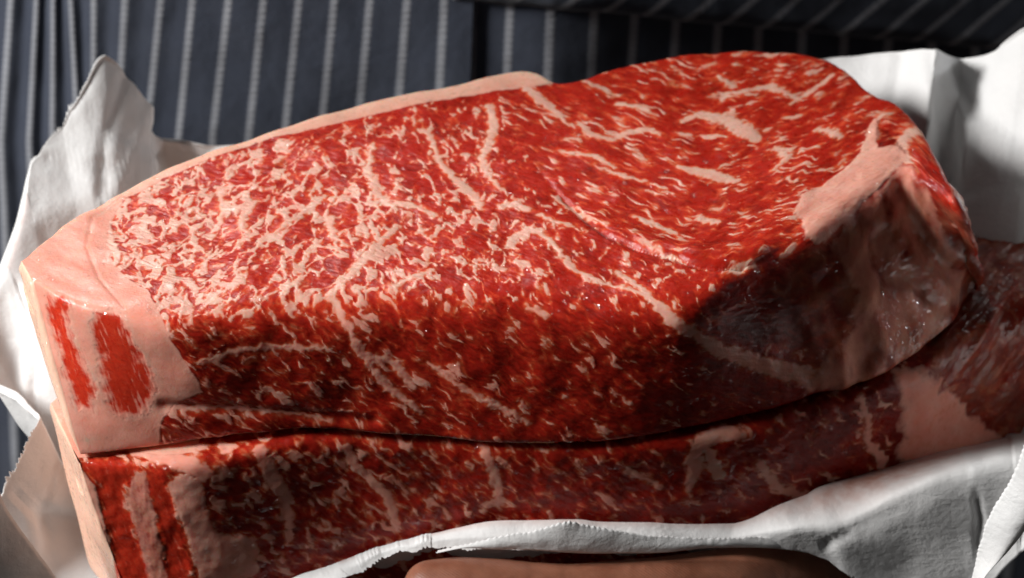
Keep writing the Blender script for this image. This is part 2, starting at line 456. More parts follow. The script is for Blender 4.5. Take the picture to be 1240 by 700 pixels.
# the two muscles, split by a curved seam
SEAM = [(602, 90), (603, 123), (612, 151), (637, 185), (671, 228), (705, 262), (735, 285), (775, 300), (820, 312), (900, 325)]
seamL = u1.trace(SEAM)
capside = inside(np.vstack([seamL, [[200, seamL[-1, 1]], [200, 200], [seamL[0, 0], 200]]]), X, Y).astype(float)
wx = X + 1.6 * fbm(X / 5, Y / 5, 1, 2); wy = Y + 1.6 * fbm(X / 5, Y / 5, 5, 2)
# eye muscle: dense flecks, drawn out up to the right near the tail, down to the right elsewhere
Yg = np.where(Y > 0, Y * .62, Y * .85)
gx = X + 1.5 * fbm(X / 5, Yg / 5, 1, 2); gy = Yg + 1.5 * fbm(X / 5, Yg / 5, 5, 2)
nA = .46 * grain(gx, gy, 0.40, 1.5, 1.35, 11, 4) + .66 * grain(gx, gy, 0.40, 1.5, 2.7, 12, 3)
nB = .46 * grain(gx, gy, -0.9, 1.5, 1.35, 21, 4) + .66 * grain(gx, gy, -0.9, 1.5, 2.7, 22, 3)
sw = sstep(-75, -25, X + 9 * fbm(X / 15, Y / 15, 2, 1))
nEye = mix(nA, nB, sw)
# seams that branch through the muscle; flecks gather round them
rid = np.clip(1 - np.abs(grain(gx, gy, -1.15, 1.7, 8, 31, 4)) * 5, 0, 1)
rid2 = np.clip(1 - np.abs(grain(gx, gy, 0.55, 2.0, 7, 33, 4)) * 5, 0, 1)
seams = np.maximum(rid, .85 * rid2) ** 1.5
dens = np.interp(X, [-110, -95, -60, -30, 0, 20, 60], [0.07, -0.01, -0.06, -0.14, -0.26, -0.32, -0.34])
dens = dens - 0.10 * sstep(45, 75, Y) + 0.14 * fbm(X / 14, Y / 14, 8, 2)
rawE = nEye + dens - 0.175 + 0.52 * seams
# cap muscle: long streaks running down to the right
nC = grain(gx, gy, -0.42, 6.0, 1.05, 41, 3); nC2 = grain(gx, gy, -0.38, 3.6, 2.6, 44, 4)
rawC = np.maximum(nC + 0.45 * fbm(X / 12, Yg / 9, 9, 2) - .335, nC2 + 0.2 * fbm(X / 9, Y / 9, 19, 2) - .33)
# side of the steak: streaks slanting down to the right, coarser
nS = .8 * grain(gx, gy, -0.72, 2.8, 1.9, 51, 4) + .3 * grain(gx, gy, -.6, 2, 4.5, 52, 3)
dS = np.interp(X, [-110, -60, -20, 30, 60], [-0.10, -0.12, -0.17, -0.24, -0.30])
rawS = nS + dS - .12 + 0.24 * np.clip(1 - np.abs(grain(gx, gy, -0.8, 2.4, 6, 53, 3)) * 4, 0, 1) ** 1.5
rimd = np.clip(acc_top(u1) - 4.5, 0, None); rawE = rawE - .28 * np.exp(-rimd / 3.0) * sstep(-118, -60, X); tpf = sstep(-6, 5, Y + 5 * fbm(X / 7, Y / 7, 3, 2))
raw = mix(rawS, mix(rawE, rawC, capside), tpf)
u1.fat = sstep(-0.07, 0.16, raw) * (0.86 + 0.5 * fbm(X / 3.5, Yg / 3.5, 90, 3)).clip(0.55, 1) * vis
u1.halo = sstep(-0.34, 0.02, raw) * (.75 + .5 * fbm(X / 4, Yg / 4, 94, 2)).clip(.3, 1) * vis
# traced larger veins
V = u1.vein
for n_, (pts, w) in enumerate([
    ([(592, 128), (598, 150), (594, 170), (583, 192), (592, 212), (606, 230)], [1.5, 1.8, 1.5, 1.5, 1.3, .7]),
    ([(606, 250), (622, 248), (640, 254)], [1.6, 1.8, 1.2]), ([(654, 261), (672, 270), (695, 275)], [1.0, 1.1, .5]),
    ([(674, 240), (705, 260), (736, 274)], [.8, .7, .4]),
    ([(616, 297), (626, 284), (640, 279), (654, 281), (671, 298), (695, 326), (726, 341), (760, 350), (787, 362), (812, 386), (840, 404), (871, 424), (916, 440), (957, 452), (1000, 456)], [1.6, 2.0, 1.6, 1.2, 1.0, 1.2, 1.0, .9, 1.4, 2.4, 2.0, 2.2, 2.6, 3.0, 2.0]),
    ([(748, 328), (762, 340), (785, 358)], [1.2, 1.0, 1.2]),
    ([(640, 108), (655, 120), (676, 138), (690, 150)], [2.0, 2.4, 1.6, .5]),
    ([(700, 146), (715, 164), (743, 168), (758, 161), (787, 158), (800, 166)], [.8, 1.5, 1.2, 1.6, 1.6, .6]),
    ([(750, 126), (775, 131), (792, 140)], [1.3, 1.5, .5]), ([(680, 183), (722, 191), (745, 203)], [.7, 1.4, .5]),
    ([(735, 206), (760, 215), (780, 221)], [.9, 1.3, .5]),
    ([(826, 146), (847, 138), (878, 145), (902, 158), (919, 169)], [.9, 2.3, 2.6, 2.8, 1.0]),
    ([(820, 202), (841, 207), (861, 212), (892, 219)], [.9, 2.3, 2.6, 1.2]),
    ([(988, 156), (1005, 160), (1019, 168)], [.8, 1.5, .6]), ([(940, 178), (954, 192), (937, 206)], [.8, 1.7, .7]),
    ([(865, 113), (899, 110), (932, 105), (965, 118)], [.5, 1.3, 1.6, .8]), ([(960, 124), (980, 110), (1005, 94)], [1.0, 2.2, 1.8]),
    ([(868, 93), (889, 103)], [.8, 1.6]), ([(768, 262), (785, 268), (820, 282)], [.6, 1.7, .8]), ([(846, 262), (870, 268)], [1.3, 1.2]),
    ([(900, 330), (885, 325), (915, 322)], [1.0, 1.6, 1.0]), ([(950, 308), (960, 300)], [1.2, 1.4]),
    ([(451, 176), (445, 206), (457, 235), (470, 247), (503, 250), (527, 261)], [.8, 1.2, 1.6, 1.4, 1.2, .8]),
    ([(518, 160), (534, 199), (554, 219), (575, 237), (583, 252)], [.7, 1.2, 1.7, 1.9, 1.0]),
    ([(480, 272), (469, 285), (441, 312), (421, 336), (400, 356)], [1.0, 1.4, 1.9, 1.6, 1.3]),
    ([(480, 345), (500, 336), (524, 328)], [1.1, 1.2, .7]), ([(267, 228), (271, 260)], [1.4, 1.1]),
    ([(308, 246), (291, 270), (300, 285)], [1.5, 1.3, .6]), ([(393, 236), (370, 255), (348, 270), (330, 285)], [1.2, 1.5, 1.2, .7]),
    ([(398, 262), (403, 285), (420, 300)], [1.7, 1.3, .6]), ([(598, 322), (612, 325)], [1.4, 1.3]),
    ([(238, 440), (290, 425), (340, 420), (400, 422)], [.8, 1.1, 1.0, .7]), ([(400, 360), (425, 400), (436, 428), (480, 442), (500, 470)], [1.2, 1.4, 1.2, 1.6, .8]),
    ([(205, 495), (270, 496), (350, 502), (400, 512)], [1.6, .8, .7, .4]),
    ([(440, 430), (470, 470), (510, 500)], [1.3, 1.4, 1.0]), ([(520, 440), (560, 470), (620, 500), (640, 512)], [.7, .9, 1.3, .8]),
    ([(640, 370), (660, 382)], [.7, .9])]):
    V(pts, np.array(w) * .70, seed=n_)
# seam groove with a raised lip on its right
dse = seg_dist(seamL, X, Y)
u1.h += (-0.25 - 0.9 * sstep(60, 30, Y)) * np.exp(-(dse / 1.0) ** 2) * vis * top * sstep(75, 55, Y)
u1.h += 1.5 * capside * np.exp(-((dse - 4.5) / 4.0) ** 2) * vis * sstep(55, 20, Y) * sstep(-2, 8, Y)
# fat cap round the back and the tail, with a band running down the front
CAPIN = [(700, 60), (668, 101), (640, 105), (600, 111), (530, 123), (470, 135), (400, 151), (330, 167), (255, 192), (200, 215), (151, 241), (132, 268), (129, 295), (137, 319), (158, 340), (180, 352), (187, 366), (197, 386), (206, 410), (219, 432), (238, 456), (246, 475), (212, 490), (196, 510), (190, 560)]
dcap = u1.patch(CAPIN + [(60, 640), (-60, 560), (-60, 300), (100, 150), (400, 40)], 0.45, 3)
capm_ = 1 - sstep(-0.5, 0.35, dcap)
ends = np.zeros_like(X, bool); ends[:u1.nl] = True
backside = np.zeros_like(X, bool); backside[:, u1.iG:] = True
isback = backside & (X < 12)
capm_ = np.where(ends | isback, 1.0, capm_ * vis); u1.pink = capm_.copy()
u1.fat = np.maximum(u1.fat * (1 - capm_), capm_)
# warm cream where the cap's outer skin shows
bx = np.clip((np.arange(u1.M)) / 30.0, 0, 1)[None, :]
u1.cream = np.maximum(np.where(backside | ends, 1.0, 0.0), (1 - bx) * capm_ * 0.9)
u1.cream = np.maximum(u1.cream, capm_ * 0.08)
# lean strips in the tail
strip_masks = []; strip_d = []
for q, poly in enumerate([[(57, 362), (66, 355), (76, 356), (86, 368), (82, 391), (90, 416), (104, 445), (114, 468), (110, 498), (92, 496), (80, 458), (70, 424), (58, 384)],
                          [(117, 378), (132, 374), (147, 378), (153, 396), (170, 428), (186, 455), (186, 480), (178, 500), (150, 508), (130, 490), (121, 440), (110, 396)]]):
    d = u1.patch(poly, 1.3, 10 + q); fib = grain(X, Y, -1.31, 10.0, 0.75, 81 + q, 3); m = (1 - sstep(-2.6, 1.6, d + 1.3 * fib + 1.6 * fbm(X / 4, Y / 9, 86 + q, 3))) * vis
    u1.fat = mix(u1.fat, 0.03 + (.55 if q else .22) * sstep(0.05, 0.55, grain(X, Y, -1.31, 8.0, 1.5, 84 + q, 3) + .3 * fib), m)
    u1.tone = mix(u1.tone, 0.8 if q == 0 else .62, m); u1.halo = mix(u1.halo, .35 + .3 * fib, m); u1.cream *= (1 - m)
    u1.h -= 0.22 * m
    strip_masks.append(d < 0.4); strip_d.append(d)
# thin lean rind line on the left corner
d = seg_dist(u1.trace([(24, 310), (34, 300), (44, 290)]), X, Y, np.array([1.0, .8, .3])); u1.fat *= sstep(-0.3, 0.6, d)
# creases where the tail fat folds
for pts in ([(150, 236), (112, 262), (105, 300), (120, 338), (150, 372)],):
    u1.h -= 0.16 * np.exp(-(seg_dist(u1.trace(pts), X, Y) / 0.7) ** 2) * vis
# fat kernel at the right
KER = [(1060, 144), (1048, 163), (1040, 186), (1010, 215), (970, 236), (962, 258), (972, 288), (986, 294), (1015, 280), (1042, 254), (1064, 226), (1092, 204), (1098, 186), (1084, 172), (1070, 160)]
dk = u1.patch(KER, 1.6, 20, 6); km = (1 - sstep(-0.8, 0.6, dk)) * vis; u1.pink = np.maximum(u1.pink, .55 * km)
u1.fat = np.maximum(u1.fat * (1 - km), km); u1.h += 0.5 * sstep(2, -4, dk) * vis
# rolled lean lobe on the corner
dl = u1.patch([(1060, 150), (1072, 138), (1095, 142), (1125, 165), (1140, 200), (1125, 215), (1105, 205), (1095, 190), (1085, 180), (1062, 182)], 0.5, 23)
lm = (1 - sstep(-0.6, 0.5, dl)) * vis
u1.fat = mix(u1.fat, 0.12 + 0.3 * sstep(0.1, 0.5, nC), lm); u1.h += 1.0 * sstep(2.5, -5, dl) * vis
u1.vein([(1118, 160), (1098, 166), (1090, 182), (1100, 198)], [1.0, 1.6, 1.8, 1.2], seed=77)
u1.vein([(1060, 172), (1058, 155), (1066, 142), (1080, 140)], [1.0, 1.3, 1.0, .6], seed=78)
# right flank: fat wrapping down from the kernel, lean beside it with shade painted into its tone, wet all over
rend = np.zeros_like(X); rend[-u1.nr:] = 1
df = u1.patch([(1000, 282), (1040, 252), (1075, 218), (1100, 200), (1125, 230), (1150, 290), (1170, 350), (1140, 402), (1090, 440), (1020, 470), (960, 470), (1000, 425), (1035, 400), (1030, 350), (1010, 310)], 2.6, 26, 8)
fm = (1 - sstep(-2.0, 1.6, df)) * vis; u1.pink = np.maximum(u1.pink, fm)
fold = fbm(X / 6 + 0.25 * Y / 6, Y / 16, 28, 3)
u1.fat = mix(u1.fat, (.72 + 1.1 * fold + .5 * fbm(X / 3, Y / 7, 27, 3)).clip(.05, .95), fm)
dlean = u1.patch([(845, 372), (900, 338), (985, 300), (1012, 340), (1020, 395), (975, 418), (915, 420), (870, 402)], 1.2, 24)
lmn = (1 - sstep(-5, 3, dlean)) * vis
u1.fat *= 1 - .85 * lmn; u1.tone = mix(u1.tone, .26, lmn)
u1.fat = mix(u1.fat, .15 + .5 * sstep(.1, .4, fold), rend * (1 - lm))
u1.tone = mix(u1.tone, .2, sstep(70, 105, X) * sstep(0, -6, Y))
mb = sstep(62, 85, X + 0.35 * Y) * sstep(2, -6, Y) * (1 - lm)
u1.h += mb * 1.5 * fbm(X / 9 + .4 * Y / 9, Y / 22, 29, 2)
u1.gloss = np.maximum(sstep(100, 112, X + 3 * fbm(X / 5, Y / 5, 35, 2)) * sstep(8, -2, Y), rend) * (.5 + 1.4 * fbm(X / 4, Y / 4, 36, 2)).clip(0, 1)
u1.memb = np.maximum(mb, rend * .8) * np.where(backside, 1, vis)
for pts, a in (([(1090, 230), (1110, 275), (1135, 310), (1178, 345)], 1.3), ([(1060, 290), (1075, 330), (1110, 350), (1140, 380)], 1.0), ([(1120, 235), (1150, 270), (1172, 300)], 1.0), ([(1000, 340), (1020, 390), (1050, 430)], 0.8)):
    dd = seg_dist(u1.trace(pts), X, Y); u1.h -= a * np.exp(-(dd / 2.6) ** 2) * vis; u1.h += 0.6 * a * np.exp(-((dd - 5.5) / 3.5) ** 2) * vis
# roll along the foot of the side
lip = seg_dist(u1.trace([(200, 492), (270, 496), (370, 503), (450, 512)]), X, Y)
u1.h -= 1.1 * np.exp(-(lip / 2.0) ** 2) * vis
# general relief: fat stands proud of the flesh, the flesh is fibrous and uneven
fl = u1.fat
u1.tone = u1.tone + 0.35 * fbm(X / 9, Y / 9, 61, 3) + 0.40 * grain(gx, gy, -0.45, 4, 0.8, 63, 3)
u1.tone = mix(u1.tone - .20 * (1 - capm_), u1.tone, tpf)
u1.h += (1 - capm_ * 0.9) * (1 - .85 * u1.memb) * (0.17 * (fl - 0.5) + 0.12 * grain(X, Y, -0.5, 2.5, 1.3, 65, 2)) * np.where(backside, 0.3, 1)
u1.h += 1.0 * fbm(X / 22, Y / 22, 67, 2) + 0.22 * fbm(X / 7, Y / 7, 69, 2) * (1 - 0.5 * capm_)
u1.pink = np.maximum(u1.pink, .75 * (1 - tpf) * vis); u1.near(dcap, dk, dl, *strip_d); u1.depth[:u1.nl + 12] = 0.25
s1 = thing('beef_steak', 'upper marbled raw steak with pale fat cap, lying on another steak', 'steak', (0.0, 0.04, -0.045))
cap_mask = (capm_ > 0.5)
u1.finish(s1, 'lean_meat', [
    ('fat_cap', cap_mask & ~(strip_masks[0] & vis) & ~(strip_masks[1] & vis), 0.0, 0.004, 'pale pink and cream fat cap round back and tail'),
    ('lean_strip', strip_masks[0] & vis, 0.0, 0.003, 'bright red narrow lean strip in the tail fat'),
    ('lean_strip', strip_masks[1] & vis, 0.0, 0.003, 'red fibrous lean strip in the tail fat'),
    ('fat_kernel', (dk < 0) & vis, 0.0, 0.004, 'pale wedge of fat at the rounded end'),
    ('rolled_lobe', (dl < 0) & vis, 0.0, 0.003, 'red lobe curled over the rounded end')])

# ---- lower steak
K2 = [0, .05, .11, .24, .38, .52, .66, .76, .85, .92, .97, 1.0]
BK2 = [(60, 484), (110, 440), (170, 405), (330, 335), (500, 295), (660, 262), (850, 232), (980, 220), (1110, 222), (1180, 250), (1240, 286), (1285, 325)]
FR2 = [(96, 560), (150, 562), (215, 562), (370, 532), (520, 535), (680, 543), (860, 526), (990, 496), (1110, 450), (1185, 400), (1245, 372), (1290, 372)]
LO2 = [(165, 752), (200, 752), (255, 746), (390, 718), (540, 707), (700, 704), (870, 688), (1000, 662), (1130, 616), (1200, 580), (1255, 556), (1292, 530)]
HI2 = [(110, 690), (150, 640), (210, 600), (350, 540), (510, 500), (660, 470), (850, 440), (980, 430), (1110, 430), (1185, 450), (1245, 480), (1288, 505)]
u2 = Slab(K2, BK2, FR2, LO2, HI2, -0.0455, -0.098, N=640, counts=(150, 220, 16, 30),
          soft=lambda u: np.interp(u, [0, .08, .2, .8, 1], [.0016, .0022, .0032, .004, .006]), capl=0.0015, capr=0.006,
          zfront=[-.0455, -.0455, -.0445, -.0410, -.0440, -.0460, -.0455, -.0455, -.0455, -.0455, -.0455, -.0455])
X, Y = u2.Xf, u2.Yf; vis = u2.vis
wx = X + 1.8 * fbm(X / 5, Y / 5, 101, 2); wy = Y + 1.8 * fbm(X / 5, Y / 5, 105, 2)
nS = grain(wx, wy, -0.85, 2.4, 2.6, 111, 4)
dS = np.interp(X, [-110, -60, -10, 40, 80], [-0.02, -0.09, -0.16, -0.24, -0.26])
raw = nS + dS - .17 + 0.28 * np.clip(1 - np.abs(grain(wx, wy, -1.1, 2.0, 7, 113, 4)) * 4, 0, 1) ** 1.5
u2.fat = sstep(-.07, .17, raw) * (.84 + .5 * fbm(X / 3.5, Y / 3.5, 190, 3)).clip(.5, 1) * vis; u2.halo = sstep(-.34, .02, raw) * vis
for n_, (pts, w) in enumerate([
    ([(225, 590), (240, 640), (262, 690), (285, 740)], [4.5, 3.6, 5.0, 7.0]), ([(250, 655), (290, 668), (300, 690)], [2, 5.0, 3.0]),
    ([(165, 546), (230, 562), (250, 575)], [2.0, 2.5, 2.0]), ([(315, 545), (330, 575), (345, 600), (352, 640)], [1.6, 1.9, 1.6, .8]),
    ([(420, 540), (430, 565), (470, 600), (480, 640)], [1.0, 1.1, 1.3, .9]), ([(585, 540), (600, 575), (605, 605), (588, 612)], [1.2, 1.2, 1.3, 1.0]),
    ([(835, 560), (850, 535), (875, 523), (900, 528)], [1.5, 2.6, 2.2, 1.0]), ([(835, 590), (845, 560)], [1.2, 2.0]), ([(855, 540), (870, 575)], [1.4, 1.8]),
    ([(920, 560), (940, 590), (980, 602), (1020, 600)], [1.0, 1.3, 1.2, .8]), ([(1042, 480), (1052, 510), (1050, 535), (1068, 555), (1065, 575)], [.7, .8, 1.0, 1.4, 1.0]),
    ([(760, 570), (800, 590)], [.8, .6])]):
    u2.vein(pts, w, seed=120 + n_)
CAP2 = [(260, 480), (236, 548), (200, 552), (150, 545), (130, 550), (96, 552), (92, 560), (116, 590), (128, 640), (140, 705), (160, 780)]
dc2 = u2.patch(CAP2 + [(20, 800), (0, 450)], 0.3, 30)
ends = np.zeros_like(X, bool); ends[:u2.nl] = True
backside = np.zeros_like(X, bool); backside[:, u2.iG:] = True
cm2 = np.where(ends | (backside & (X < 12)), 1.0, (1 - sstep(-.5, .4, dc2)) * vis)
u2.pink = cm2.copy(); u2.fat = np.maximum(u2.fat * (1 - cm2), cm2); u2.cream = np.where(ends | backside, 0.9, cm2 * 0.25)
s2m = []; s2d = []
for q, poly in enumerate([[(92, 556), (110, 556), (150, 556), (172, 566), (160, 575), (150, 600), (165, 650), (190, 720), (190, 790), (160, 790), (142, 700), (130, 640), (117, 588)],
                          [(174, 566), (194, 570), (204, 590), (214, 620), (224, 668), (238, 720), (246, 780), (215, 780), (205, 720), (195, 650), (182, 600)]]):
    d = u2.patch(poly, 0.9, 33 + q); fib = grain(X, Y, -1.33, 10.0, 0.8, 131 + q, 3); m = (1 - sstep(-1.8, 1.1, d + 1.1 * fib)) * vis
    u2.fat = mix(u2.fat, 0.03 + 0.22 * sstep(0.1, 0.5, fib), m); u2.tone = mix(u2.tone, .6, m); u2.halo = mix(u2.halo, .3 + .3 * fib, m); u2.cream *= 1 - m
    u2.h -= 0.2 * m; s2m.append(d < 0.3); s2d.append(d)
mid = u2.patch([(160, 578), (176, 570), (186, 620), (200, 690), (212, 780), (190, 780), (170, 660), (152, 605)], .5, 39); m = (1 - sstep(-.6, .6, mid)) * vis
u2.fat = mix(u2.fat, 0.55 + 0.4 * fbm(X / 1.2, Y / 7, 140, 2), m)
# big fat piece and glossy flank at the right
FK2 = [(1078, 450), (1100, 440), (1150, 470), (1195, 510), (1225, 530), (1215, 560), (1100, 600), (1085, 555), (1092, 500)]
dk2 = u2.patch(FK2, 2.8, 41, 9); km2 = (1 - sstep(-2.4, 1.4, dk2 + 1.2 * fbm(X / 2.5, Y / 5, 47, 3))) * vis
u2.fat = np.maximum(u2.fat * (1 - km2), km2 * .9); u2.pink = np.maximum(u2.pink, km2)
gl = sstep(118, 128, X + 0.15 * Y + 3 * fbm(X / 8, Y / 8, 43, 2)) * (1 - km2)
u2.gloss = gl * (.55 + 1.4 * fbm(X / 5, Y / 5, 46, 2)).clip(0, 1)
u2.memb = gl * np.where(backside, 1, vis) * 0.75
fold2 = fbm((X + 0.9 * Y) / 26, (Y - .9 * X) / 9, 45, 2)
u2.fat = mix(u2.fat, sstep(0.2, .5, fold2) * .3, gl * vis)
u2.h += 1.0 * fold2 * gl
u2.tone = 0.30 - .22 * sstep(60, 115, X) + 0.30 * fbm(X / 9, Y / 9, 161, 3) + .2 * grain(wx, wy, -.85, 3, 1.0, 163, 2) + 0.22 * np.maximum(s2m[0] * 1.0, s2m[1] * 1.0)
u2.h += (1 - cm2 * .9) * (1 - .85 * u2.memb) * (.15 * (u2.fat - .5) + .18 * (1 - .75 * u2.fat) * grain(X, Y, -.8, 2.2, 1.6, 165, 2)) * np.where(backside, .3, 1)
u2.h += 1.0 * fbm(X / 22, Y / 22, 167, 2) + .3 * fbm(X / 6, Y / 6, 169, 2) * (1 - .6 * cm2)
u2.pink = np.maximum(u2.pink, .75 + 0 * X); u2.near(dc2, dk2, *s2d); u2.depth[:u2.nl + 10] = 0.25
s2 = thing('beef_steak', 'lower raw steak mostly hidden under another steak, resting in the white paper', 'steak', (0.0, 0.04, -0.098))
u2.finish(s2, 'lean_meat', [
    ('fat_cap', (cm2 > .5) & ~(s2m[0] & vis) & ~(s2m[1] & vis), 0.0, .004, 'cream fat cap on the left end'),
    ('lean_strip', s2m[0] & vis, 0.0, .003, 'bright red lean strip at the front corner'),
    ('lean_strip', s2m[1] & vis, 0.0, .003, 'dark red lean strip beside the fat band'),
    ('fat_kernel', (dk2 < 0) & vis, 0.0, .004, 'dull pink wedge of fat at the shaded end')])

# ------------------------------------------------------------------ paper
def Zp(px, py, z): return at_z(px, py, z)
def Yp(px, py, y): return at_y(px, py, y)
# front face of the lower steak as a function of x, to lay paper against
fx = u2.P[u2.nl:-u2.nr, u2.iF:u2.iG]; fpx = u2.px[u2.nl:-u2.nr, u2.iF:u2.iG]
def on_front(px, py, gap):
    d = ((fpx - np.array([px, py])) ** 2).sum(-1); k = np.unravel_index(np.argmin(d), d.shape)
    return at_y(px, py, fx[k][1] - gap)
cols = []   # each: contact, mid, rim, fold, outer, serration amount
def col(rim, fold=None, outer=None, foot=None, ser=0.0, mid=None):
    rim = np.array(rim, float)
    foot = np.array(foot)
    if mid is None: mid = foot * 0.45 + rim * 0.55 + np.array([0, 0, -0.012])
    e = rim - mid; e = e / np.linalg.norm(e)
    fold = rim + e * 0.0006 if fold is None else np.array(fold)
    outer = fold + e * 0.0006 if outer is None else np.array(outer)
    cols.append((foot, np.array(mid), rim, fold, outer, ser))
ft = lambda x, y: np.array([x, y, -0.0995])
col(Yp(560, 150, .125), foot=ft(-.01, .075)); col(Yp(400, 165, .125), foot=ft(-.05, .065))
col(Yp(252, 181, .128), foot=ft(-.075, .055)); col(Yp(215, 172, .130), foot=ft(-.082, .05)); col(Yp(200, 170, .130), foot=ft(-.085, .048))
def lcol(px, py, y, fx_, fy_, ser=0.0, fold=None):
    rim = Yp(px, py, y)
    col(rim, fold=fold, foot=ft(fx_, fy_), ser=ser, mid=np.array([rim[0] * .6 + fx_ * .4, fy_ + .25 * (y - fy_), -.05]))
for a_ in [(186, 157, .130, -.09, .046), (189, 149, .130, -.091, .045), (186, 130, .130, -.093, .044), (166, 106, .130, -.096, .042), (125, 72, .130, -.10, .04, .3),
           (100, 115, .118, -.102, .037, 1), (75, 155, .108, -.105, .034, 1), (55, 179, .100, -.107, .032, 1), (39, 197, .094, -.109, .029, .3)]:
    lcol(*a_)
lcol(30, 255, .078, -.112, .024, 0, Yp(20, 270, .077)); lcol(10, 325, .058, -.113, .02, 0, Yp(-4, 335, .057))
col(Yp(-22, 395, .04), foot=ft(-.114, .015)); col(Yp(-14, 455, .03), fold=Yp(-12, 465, .028), foot=ft(-.114, .012)); col(Yp(20, 474, .022), fold=Yp(18, 485, .021), foot=ft(-.113, .010))
col(Yp(46, 500, .015), fold=Yp(44, 507, .014), foot=ft(-.112, .008)); col(Yp(49, 512, .010), foot=ft(-.111, .006), ser=.3)
col(Yp(30, 545, .004), foot=ft(-.111, .003), ser=1); col(Yp(2, 598, -.004), foot=ft(-.111, 0), ser=1)
col(Yp(-40, 670, -.014), foot=ft(-.111, -.004)); col(Yp(-10, 790, -.026), foot=ft(-.11, -.010)); col(Yp(150, 815, -.030), foot=ft(-.10, -.014))
col(Yp(280, 745, -.026), fold=Yp(300, 775, -.030), outer=Yp(330, 790, -.032), foot=ft(-.07, -.014))
def fcol(t, f, o, gap, yo, ser, mx):
    T = on_front(*t, gap); yb = T[1]
    foot = ft(mx, yb + 0.012)
    col(T, fold=Yp(*f, yb - yo * 0.7), outer=Yp(*o, yb - yo), foot=foot, ser=ser, mid=T * 0.5 + foot * 0.5 + np.array([0, -.002, -.004]))
fcol((345, 703), (352, 712), (375, 716), .0022, .004, .4, -.055)
fcol((420, 676), (424, 686), (432, 694), .0020, .004, .5, -.045)
fcol((482, 656), (483, 662), (486, 668), .0020, .004, .6, -.03)
fcol((545, 640), (545, 652), (545, 664), .0022, .005, .6, -.017)
fcol((592, 630), (595, 650), (598, 665), .0024, .006, 0.2, -.006)
fcol((680, 628), (680, 650), (690, 668), .0026, .007, 0, .014)
fcol((770, 631), (775, 652), (780, 668), .0026, .007, 0, .034)
fcol((890, 632), (885, 650), (875, 661), .0026, .007, 0, .06)
y978 = on_front(945, 607, 0)[1] - .015
for (t_, f_, o_, dy_, se_, mx_) in [((945, 607), (958, 640), (978, 668), 0, .3, .075), ((995, 588), (1022, 636), (1040, 702), 0, .7, .085),
        ((1060, 569), (1085, 603), (1100, 760), 0, .6, .098), ((1110, 554), (1130, 581), (1150, 740), 0, .6, .107), ((1160, 541), (1172, 564), (1190, 720), 0, 0, .117),
        ((1205, 534), (1210, 556), (1215, 690), 0, 0, .124), ((1245, 526), (1248, 554), (1258, 650), 0, 0, .130)]:
    T_ = on_front(*t_, .0026); yo_ = T_[1] - (y978 - dy_)
    foot_ = ft(mx_, T_[1] + .012)
    col(T_, fold=Yp(*f_, T_[1] - yo_ * .75), outer=Yp(*o_, T_[1] - yo_ + .004), foot=foot_, ser=se_, mid=T_ * .5 + foot_ * .5 + np.array([0, -.002, -.004]))
col(Yp(1310, 480, -.005), fold=Yp(1320, 520, -.02), outer=Yp(1330, 580, -.03), foot=ft(.138, .015))
col(Yp(1350, 440, .03), foot=ft(.142, .03)); col(Yp(1345, 290, .07), foot=ft(.142, .05)); col(Yp(1310, 110, .11), foot=ft(.14, .06)); 
for a_ in [(1262, 28, .140, .135, .065), (1240, 40, .140, .13, .068), (1215, 58, .142, .125, .07), (1190, 69, .146, .12, .072), (1165, 73, .150, .115, .074), (1150, 69, .145, .112, .075),
           (1135, 63, .136, .108, .076), (1095, 66, .146, .10, .078), (1050, 69, .150, .09, .08), (1003, 74, .150, .08, .082)]:
    lcol(*a_)
col(Yp(930, 95, .138), foot=ft(.065, .084)); col(Yp(760, 125, .125), foot=ft(.03, .082))

NC = 2600; NR = 64
arr = [np.array([c[q] for c in cols] + [cols[0][q]]) for q in range(5)]
serA = np.array([c[5] for c in cols] + [cols[0][5]])
dl_ = np.linalg.norm(np.diff(arr[4], axis=0), axis=1); kk = np.concatenate([[0], np.cumsum(dl_ + 0.004)])
ug = np.linspace(0, kk[-1], 8000); dn = np.cumsum(0.25 + 1.5 * np.interp(ug, kk, serA)); uu = np.interp(np.linspace(dn[0], dn[-1], NC, endpoint=False), dn, ug)
lin = lambda A: np.stack([np.interp(uu, kk, A[:, c]) for c in range(3)], 1)
ring = [0.4 * lin(A) + 0.6 * hermite(kk, A, uu) for A in arr]
ser = np.interp(uu, kk, serA)
teeth = (np.abs(((uu / 0.0017) + 0.6 * perlin(uu / 0.004, uu * 0, 200)) % 1.0 - 0.5) * 2 - .5) * 0.0012 * np.clip(.5 + 1.6 * perlin(uu / .005, uu * 0 + 3, 207), 0, 1.3) + 0.0032 * fbm(uu / 0.009, uu * 0 + .5, 203, 3)
center = np.array([0.0, 0.035, -0.0998])
prof = [np.broadcast_to(center, ring[0].shape)] + ring
edges_t = [0, .12, .22, .62, .80, 1.0]
tt = np.concatenate([np.linspace(0, .975, NR - 4), np.linspace(.98, 1, 4)])
PV = np.zeros((NR, NC, 3))
for r, t in enumerate(tt):
    i = min(np.searchsorted(edges_t, t, side='right') - 1, 4)
    w = (t - edges_t[i]) / (edges_t[i+1] - edges_t[i])
    PV[r] = prof[i] * (1 - w) + prof[i+1] * w
od = ring[4] - ring[3]; od /= np.linalg.norm(od, axis=1, keepdims=True)
isf = ring[4][:, 2] < ring[2][:, 2] - .002
tw_ = np.where(isf[None, :], np.clip((tt - .82) / .18, 0, 1)[:, None] ** 2, np.clip((tt - .5) / .5, 0, 1)[:, None])
PV += od[None] * (tw_ * (teeth * ser)[None])[:, :, None]
# gentle smoothing across rings so that folds have a small radius
for _ in range(2):
    PV[1:-1] = PV[1:-1] * .5 + (PV[2:] + PV[:-2]) * .25
